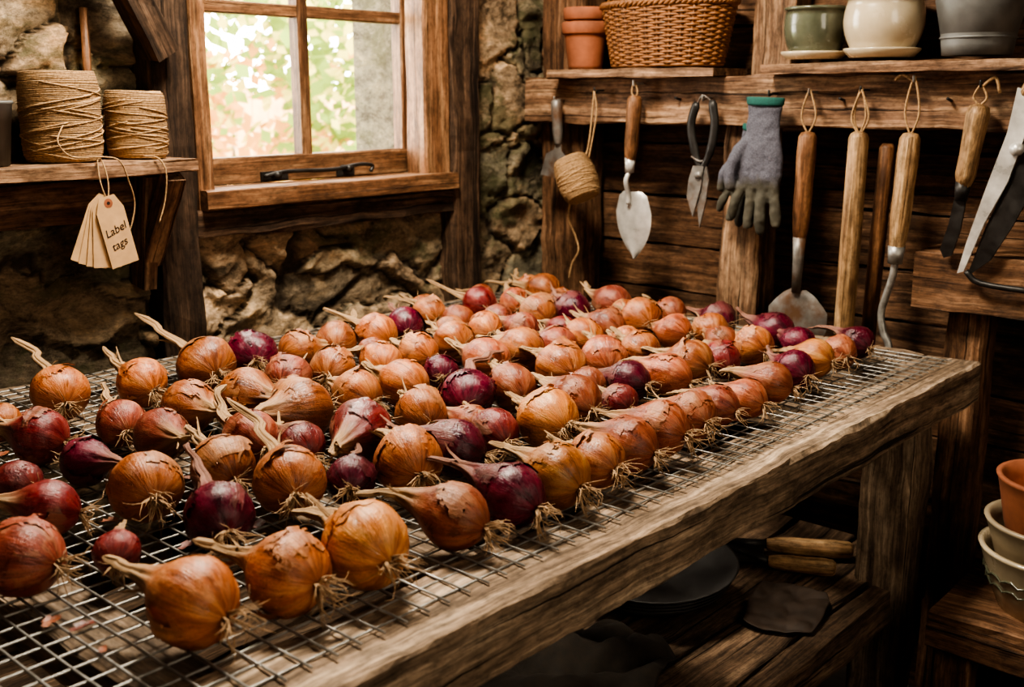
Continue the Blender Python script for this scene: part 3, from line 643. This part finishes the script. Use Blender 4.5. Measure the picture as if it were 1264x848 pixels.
def onion(x, y, r, ang, L, col, seed):
    R = random.Random(seed); el = 1.0+R.uniform(-.05, .08); BP = BPR
    if col in 'cv' or (col in 'pr' and R.random() < .5): el = R.uniform(1.05, 1.20); BP = BPP
    if y < .75 and col in 'og': el = 1.0; BP = BPR
    if y > .75: ang += R.uniform(-.28, .28)
    L = max(L, r*(1.9+R.random()*.8)*el); L = min(L, r*4.4)
    tilt = R.uniform(.02, .20); rb = r*.97/(el**.25)
    M0 = Tm(x, y, .8567+rb) @ Matrix.Rotation(ang, 4, 'Z') @ Matrix.Rotation(-tilt, 4, 'Y')
    mb = MB(); n = 32; cen = []; rad = []
    sh = R.uniform(-.06, .06)
    for s, q in BP:
        cen.append(Vector((s*rb*el, 0, 0))); rad.append(q*rb*(1+sh*s))
    s0 = cen[-1].x; ne = 13; NL = max(L-s0, .014); by = R.uniform(-.5, .5); bz = R.uniform(-.30, .35)
    cu = R.uniform(-1, 1); r0 = rad[-1]
    for i in range(1, ne+1):
        t = i/ne; kink = .12*cu*math.sin(t*6)+.07*math.sin(t*13+cu*5)
        cen.append(Vector((s0+NL*t*(1-.12*abs(by)), NL*(by*t*t+kink*t), NL*(bz*t*t+.5*kink*t))))
        rad.append(r0*(1-.58*t**.8)*(1+.22*math.sin(t*9+cu*3)*t) if i < ne else rb*.025)
    T, U = frames(cen); vs = []; oc = []; tn = []; nb = len(BP)
    ph = [R.random()*6.28 for _ in range(6)]; nk = R.randint(4, 6); tw = R.uniform(-.25, .25)
    for i, c in enumerate(cen):
        nt_ = 0 if i < 8 else min(1, (i-8)/5)
        for k in range(n):
            a = 2*pi*k/n
            w = 1+.022*math.sin(2*a+ph[0])+.015*math.sin(3*a+ph[1])+.007*math.sin(9*a+ph[2])
            w += nt_*(.20*math.sin(nk*a+ph[3]+i*tw)+.13*math.sin((nk+5)*a+ph[4]-i*tw*.5)+.10*noise.noise(Vector((a*2, i*.8, seed))))
            if i < nb: w += .04*noise.noise(Vector((math.cos(a)*1.5+seed, math.sin(a)*1.5, i*.35)))
            rr = rad[i]*w
            u = (Vector((0, 1, 0))-T[i]*T[i].y).normalized(); v = T[i].cross(u)
            fl = 1 if i < nb else 1-.35*min(1, (i-nb+1)/5)
            p = M0 @ (c+u*math.cos(a)*rr+v*math.sin(a)*rr*fl); p.z = max(p.z, ZM); vs.append(p)
            oc.append((math.cos(a+ph[5])+seed*1.7, math.sin(a+ph[5])+seed*.9, c.x/rb+seed*.37))
            tn.append(min(1, max(0, (i-9.0+.8*math.sin(3*a+ph[2]))/4.5))*(.95 if col != 'v' else .85) + (.5 if i < 1 else 0))
    fs = [(i*n+k, i*n+(k+1) % n, (i+1)*n+(k+1) % n, (i+1)*n+k) for i in range(len(cen)-1) for k in range(n)]
    fs += [tuple(reversed(range(n))), tuple((len(cen)-1)*n+k for k in range(n))]
    mb.add(vs, fs, 0, True, None, tn, oc)
    # frayed dry leaf strips peeling off the neck
    for f in range(R.choice([1, 2, 3, 4])):
        i0 = nb-3+R.randint(0, 7); b0 = cen[min(i0, len(cen)-2)]; d = T[min(i0, len(cen)-2)]; a = R.random()*6.28
        sd = Vector((0, math.cos(a), math.sin(a))); ln = rb*R.uniform(.35, .95); r_ = rad[min(i0, len(rad)-2)]
        P = [b0+sd*r_*.6, b0+d*ln*.4+sd*(r_*.9+ln*.08), b0+d*ln*.75+sd*(r_+ln*.25), b0+d*ln+sd*(r_+ln*R.uniform(.3, .6))]
        P = [M0 @ p for p in P]
        for p in P: p.z = max(p.z, ZM+.001)
        w_ = rb*R.uniform(.05, .10); P = spline(P, 3); wl = [w_*(1-.75*k_/(len(P)-1)) for k_ in range(len(P))]
        nrm = (M0.to_3x3() @ Vector((0, -math.sin(a), math.cos(a)))).normalized(); vs = []
        for p, w2 in zip(P, wl):
            vs += [p-nrm*w2, p+(M0.to_3x3() @ sd)*w2*.35, p+nrm*w2]
        mb.add(vs, [(q*3+z_, q*3+z_+1, q*3+z_+4, q*3+z_+3) for q in range(len(P)-1) for z_ in (0, 1)], 0, True, None, .95, [(z_ % 3*.12+seed, f+seed, z_*.05) for z_ in range(len(vs))])
    # dried roots
    near = y < 1.3
    for h in range(40 if near else 20):
        a = R.random()*6.28; q = R.random()*.16*rb; b0 = Vector((-rb*el*.985, q*math.cos(a), q*math.sin(a))); ln = rb*R.uniform(.25, .85)
        d1 = Vector((-1, math.cos(a)*.9, math.sin(a)*.9-.2)).normalized(); d2 = Vector((-.3+R.uniform(-.5, .5), R.uniform(-1, 1), R.uniform(-1.0, .5)))
        p1 = b0+d1*ln*.45; p2 = p1+(d1+d2).normalized()*ln*.5; p3 = p2+d2.normalized()*ln*.35
        P = [M0 @ p for p in (b0, p1, p2, p3)]
        for p in P: p.z = max(p.z, ZM+.0008)
        tube(mb, P, [.0009, .0007, .0005, .00025], 4, mat=1)
    # loose papery skin
    for f in range(R.choice([2, 2, 3, 4]) if near else R.choice([1, 1, 2, 2])):
        a0 = R.uniform(0, 6.28) if f else R.uniform(.3, 2.8); wA = R.uniform(.35, 1.0); i0 = R.uniform(-.80, .2); i1 = min(1.1, i0+R.uniform(.5, 1.1)); nu, nv = 14, 12
        vs = []; oc = []; side = R.choice([0, 1]); lift = R.uniform(.02, .22)
        def prof(s):
            for (s_a, r_a), (s_b, r_b) in zip(BP, BP[1:]):
                if s_a <= s <= s_b: return r_a+(r_b-r_a)*(s-s_a)/(s_b-s_a)
            return .2
        for j in range(nv+1):
            for i in range(nu+1):
                u = i/nu; v_ = j/nv; rag = .16*noise.noise(Vector((u*5+seed, v_*5, f*3.3)))
                aa = a0+wA*(u-.5)*2*(1+.35*math.sin(v_*3+f+seed))+(rag*1.2 if i in (0, nu) else 0); s = i0+(i1-i0)*v_+(rag if j in (0, nv) else 0)*1.5
                e = (u if side else v_); edge = lift*max(0, e-.55)**2*4+.012
                edge += .014*math.sin(u*9+seed)*e
                rr = (prof(s)+sh*s*prof(s))*rb*(1+edge)*1.018
                vs.append(M0 @ Vector((s*rb*el, rr*math.cos(aa), rr*math.sin(aa)))); oc.append((math.cos(aa)+seed*3.1+f, math.sin(aa)+seed, s+seed))
        fs = []
        for j in range(nv):
            for i in range(nu):
                m_ = min(i, nu-1-i, j, nv-1-j)
                if m_ < 2 and noise.noise(Vector((i*.45+seed*3.7, j*.45+f*7.1, 0))) > .05+m_*.22: continue
                fs.append((j*(nu+1)+i, j*(nu+1)+i+1, (j+1)*(nu+1)+i+1, (j+1)*(nu+1)+i))
        vs = [Vector((p.x, p.y, max(p.z, ZM))) for p in vs]
        mb.add(vs, fs, 0, True, None, R.choice([0, .1, .25]), oc)
    kind = {'o': 'onion', 'g': 'onion', 'c': 'shallot', 'p': 'shallot', 'r': 'red_onion', 'v': 'red_onion'}[col]
    mb.obj(kind, [OM[col], ROOT], onions)
for i, o in enumerate(ON): onion(*o, i+1)
# skin flakes fallen on the mesh
mb = MB()
for i in range(60):
    if i < 35: x, y = rnd.uniform(-1.7, -.74), rnd.uniform(.4, 1.9)
    else: x, y = rnd.uniform(-1.4, -.85), rnd.uniform(.40, .8)
    a = rnd.random()*6.28; s = rnd.uniform(.003, .008); vs = []
    for j in range(5):
        for k in range(5):
            u, v = (k-2)*s*.5, (j-2)*s*(.7+.3*rnd.random()); vs.append((x+u*math.cos(a)-v*math.sin(a)+rnd.uniform(-.001, .001), y+u*math.sin(a)+v*math.cos(a), .8575+(u*u)*45*rnd.uniform(.6, 1.2)+rnd.uniform(0, .001)))
    mb.add(vs, [(j*5+k, j*5+k+1, j*5+k+6, j*5+k+5) for j in range(4) for k in range(4) if not (j in (0, 3) and k in (0, 3)) or rnd.random() < .4], rnd.choice([0, 0, 1]), True, None, .1, [(v[0]*20, v[1]*20, 0) for v in vs])
mb.obj('skin_flakes', [OM['c'], OM['r']], onions)

# ---------------------------------------------------------------- lower clutter
ZS = .472
mb = MB(); handle(mb, (-.81, 1.885, ZS+.018), (-.95, 1.80, ZS+.018), [(t, r*1.0) for t, r in GRIP]); handle(mb, (-.80, 1.79, ZS+.016), (-.91, 1.735, ZS+.016), [(t, r*.95) for t, r in GRIP])
M = Matrix.Translation((-.94, 1.77, ZS+.010)) @ Matrix.Rotation(math.radians(205), 4, 'Z')
sheet(mb, [(0, -.04), (.06, -.05), (.22, -.02), (.28, .0), (.22, .03), (.05, .05), (0, .04)], .006, M, 1)
tube(mb, [(-.95, 1.80, ZS+.018), (-1.02, 1.76, ZS+.016)], .009, 8, mat=1); tube(mb, [(-.91, 1.735, ZS+.016), (-1.0, 1.74, ZS+.014)], .009, 8, mat=1)
mb.obj('grass_shears', [W_HAND, IRON])
mb = MB()
for i in range(4):
    lathe(mb, [(0, 0), (.10, 0), (.135, .022), (.14, .022), (.105, -.004), (0, -.004)], Tm(-1.02+.012*i, 1.50-.008*i, ZS+.010+.016*i) @ Matrix.Rotation(.03*i, 4, 'X'), 36)
mb.obj('plant_saucers', [RUBBER])
def cloth(name, cx, cy, w, l, rot, mat, amp, seed, z0=0):
    mb = MB(); n = 40; vs = []
    for j in range(n+1):
        for i in range(n+1):
            u, v = (i/n-.5), (j/n-.5); e = 1+.15*noise.noise(Vector((math.atan2(v, u)*1.2+seed, 0, seed)))
            rr = 1-max(0, (math.hypot(u, v)-.42))*.7; u *= w*e*rr; v *= l*e*rr
            zz = amp*abs(noise.noise(Vector((u*9+seed, v*7, seed))))*1.6+amp*.3*abs(noise.noise(Vector((u*26, v*26, seed))))
            vs.append((cx+u*math.cos(rot)-v*math.sin(rot), cy+u*math.sin(rot)+v*math.cos(rot), ZS+.003+zz+z0))
    mb.add(vs, [(j*(n+1)+i, j*(n+1)+i+1, (j+1)*(n+1)+i+1, (j+1)*(n+1)+i) for j in range(n) for i in range(n)], 0, True)
    o = mb.obj(name, [mat]); s = o.modifiers.new('s', 'SOLIDIFY'); s.thickness = .003; s.offset = 1
LEATHER = simple('dark_leather', (.035, .022, .015), .65, 0, 40, .4, .4)
cloth('leather_apron', -.80, 1.60, .14, .19, .3, LEATHER, .022, 3)
cloth('sacking', -.92, 1.16, .26, .36, .1, simple('dark_sacking', (.022, .016, .011), .95, 0, 90, .4, .4), .06, 8)
mb = MB()
for k in range(3):
    beam(mb, (-1.30-.05*k, 1.2, ZS+.014+.01*k), (-1.36-.03*k, 1.72, ZS+.03), .035, .02, tint=.2)
mb.obj('wood_offcuts', [W_DARK])
# side bench with stacked pots
sb = empty('side_bench'); mb = MB(); y = 1.72
for k in range(4): beam(mb, (-.60, y+.055, .487), (.5, y+.055, .487), .104, .026, jit=.003, tint=rnd.uniform(.5, 1)); y += .11
beam(mb, (-.60, 1.73, .455), (.5, 1.73, .455), .03, .045, tint=.6)
for xx in (-.56, .4): beam(mb, (xx, 1.76, 0), (xx, 1.76, .47), .06, .06, up=(0, 1, 0), tint=.4); beam(mb, (xx, 2.08, 0), (xx, 2.08, .47), .06, .06, up=(0, 1, 0), tint=.4)
mb.obj('bench_boards', [W_WALL], sb)
bs = empty('stacked_bowls')
def bowl(name, z, r0, r1, h, mat, cx=-.45, cy=1.85, band=None):
    mb = MB(); P = [(0, 0), (r0, 0), (r0+(r1-r0)*.45, h*.35), (r0+(r1-r0)*.85, h*.8), (r1, h-.006), (r1+.003, h), (r1-.006, h+.001), (r1-.012, h*.8), (r0*.9, .012), (0, .012)]
    lathe(mb, P, Tm(cx, cy, z), 44)
    if band:
        rr = lambda t: r0+(r1-r0)*t
        for zz, t in ((.45, .55), (.62, .70)):
            pts = [(cx+(rr(t)+.0015)*math.cos(a*pi/30), cy+(rr(t)+.0015)*math.sin(a*pi/30), z+h*zz+.004*math.sin(a*2)) for a in range(61)]
            tube(mb, pts, .002, 5, mat=1, caps=False)
    mb.obj(name, [mat, GREENG], bs)
bowl('cream_bowl', .502, .078, .115, .11, CREAM, band=1)
bowl('stoneware_bowl', .560, .075, .110, .10, simple('stoneware', (.36, .29, .20), .4, 0, 12, .2, .1))
bowl('terracotta_bowl', .61, .07, .098, .125, TERRA)

# ---------------------------------------------------------------- outside
mb = MB(); mb.add([(-14, -4, -.3), (-2.3, -4, -.3), (-2.3, 12, -.3), (-14, 12, -.3)], [(0, 1, 2, 3)]); mb.obj('garden_ground', [simple('grass', (.16, .20, .08), .9, 0, 4, .4)])
def leafmat(n, c):
    m, nt, b = newmat(n); t = nt.nodes.new('ShaderNodeBsdfTranslucent'); d = nt.nodes.new('ShaderNodeBsdfDiffuse')
    t.inputs[0].default_value = (*c, 1); d.inputs[0].default_value = (*c, 1); mx = nt.nodes.new('ShaderNodeMixShader')
    nt.links.new(t.outputs[0], mx.inputs[1]); nt.links.new(d.outputs[0], mx.inputs[2]); nt.links.new(mx.outputs[0], nt.nodes['Material Output'].inputs[0]); nt.nodes.remove(b); return m
LM = [leafmat('leaf_green', (.20, .27, .07)), leafmat('leaf_yellow', (.56, .48, .17)), leafmat('leaf_rust', (.56, .28, .11)), simple('bark', (.22, .16, .11), .9, 0, 20, .3)]
gs = empty('garden_shrubbery')
def bush(name, c, rad, n, w):
    mb = MB(); R = random.Random(int(c[1]*100))
    tube(mb, spline([(c[0], c[1], -.3), (c[0]+.05, c[1]+.05, c[2]*.5), (c[0], c[1], c[2])], 4), .035, 8, mat=3)
    for k in range(10):
        a = R.random()*6.28; e = R.uniform(-.6, 1.2)
        tube(mb, [(c[0], c[1], c[2]-.3), (c[0]+rad*.8*math.cos(a)*math.cos(e), c[1]+rad*.8*math.sin(a)*math.cos(e), c[2]+rad*.8*math.sin(e))], [.02, .005], 5, mat=3)
    for i in range(n):
        d = Vector((R.gauss(0, 1), R.gauss(0, 1), R.gauss(0, 1))).normalized()*rad*R.random()**.4; p = Vector(c)+d; s = R.uniform(.04, .08)
        if noise.noise(p*2.2) < -.10: continue
        u = Vector((R.gauss(0, 1), R.gauss(0, 1), R.gauss(0, 1))).normalized(); v = u.orthogonal().normalized()
        mb.add([p-u*s, p+v*s*.6, p+u*s, p-v*s*.6], [(0, 1, 2, 3)], R.choices([0, 1, 2], w)[0])
    mb.obj(name, LM, gs)
bush('tree', (-6.0, 3.7, 2.5), 1.25, 3200, (6, 3, .3))
bush('green_shrub', (-5.6, 5.2, 1.5), 1.0, 3200, (6, 3, .3))
bush('autumn_shrub', (-6.6, 4.4, .85), .8, 1800, (2, 3, 5))
mb = MB()
for k in range(26): beam(mb, (-7.9, 3.0+k*.16, -.3), (-7.9, 3.0+k*.16, 1.35+.03*(k % 2)), .155, .02, up=(1, 0, 0), seg=4, tint=.9)
mb.obj('garden_fence', [simple('fence_wood', (.46, .26, .13), .8, 0, 5, .25)])
mb = MB(); beam(mb, (-3.2, 3.10, -.3), (-3.2, 3.10, 2.6), .22, .3, up=(1, 0, 0), jit=.02, ch=.02)
mb.obj('stone_gatepost', [simple('pale_stone', (.80, .72, .58), .9, 0, 8, .25, .5, .01)])

# ---------------------------------------------------------------- light
w = bpy.data.worlds.new('World'); S.world = w; w.use_nodes = True; nt = w.node_tree
bg = nt.nodes['Background']; bg.inputs[0].default_value = (1.0, .94, .83, 1); bg.inputs[1].default_value = 11.0
def area(name, loc, rot, sx, sy, e, col, portal=False):
    l = bpy.data.lights.new(name, 'AREA'); l.shape = 'RECTANGLE'; l.size = sx; l.size_y = sy; l.energy = e; l.color = col
    if portal: l.cycles.is_portal = True
    o = bpy.data.objects.new(name, l); COL.objects.link(o); o.location = loc; o.rotation_euler = rot; return o
area('window_portal', (-2.06, 1.545, 1.55), (0, -pi/2, 0), .8, .64, 1, (1, 1, 1), True)
su = bpy.data.lights.new('sun', 'SUN'); su.energy = 14; su.angle = .02; su.color = (1, .93, .8)
o = bpy.data.objects.new('sun', su); COL.objects.link(o); o.rotation_euler = (math.radians(-20), math.radians(48), 0)
area('added_top_light', (-1.33, 1.12, 2.35), (0, 0, 0), .4, .4, 40, (1, .90, .74))  # added overhead light out of view, no lamp fixture is modelled
area('added_side_fill', (1.0, .6, 1.75), (0, math.radians(78), 0), 1.2, .9, 11, (1, .87, .68))  # added warm fill from the right, the walls have no doorway

# ---------------------------------------------------------------- camera
cam = bpy.data.cameras.new('camera'); co = bpy.data.objects.new('camera', cam); COL.objects.link(co)
co.location = (0, 0, 1.35); co.rotation_euler = (math.radians(90-13.04), 0, math.radians(42))
cam.lens = 38.0; cam.sensor_width = 36; cam.clip_start = .02
cam.dof.use_dof = True; cam.dof.focus_distance = 1.6; cam.dof.aperture_fstop = 6.0
S.camera = co
S.view_settings.view_transform = 'AgX'; S.view_settings.look = 'AgX - High Contrast'; S.view_settings.exposure = 0.6
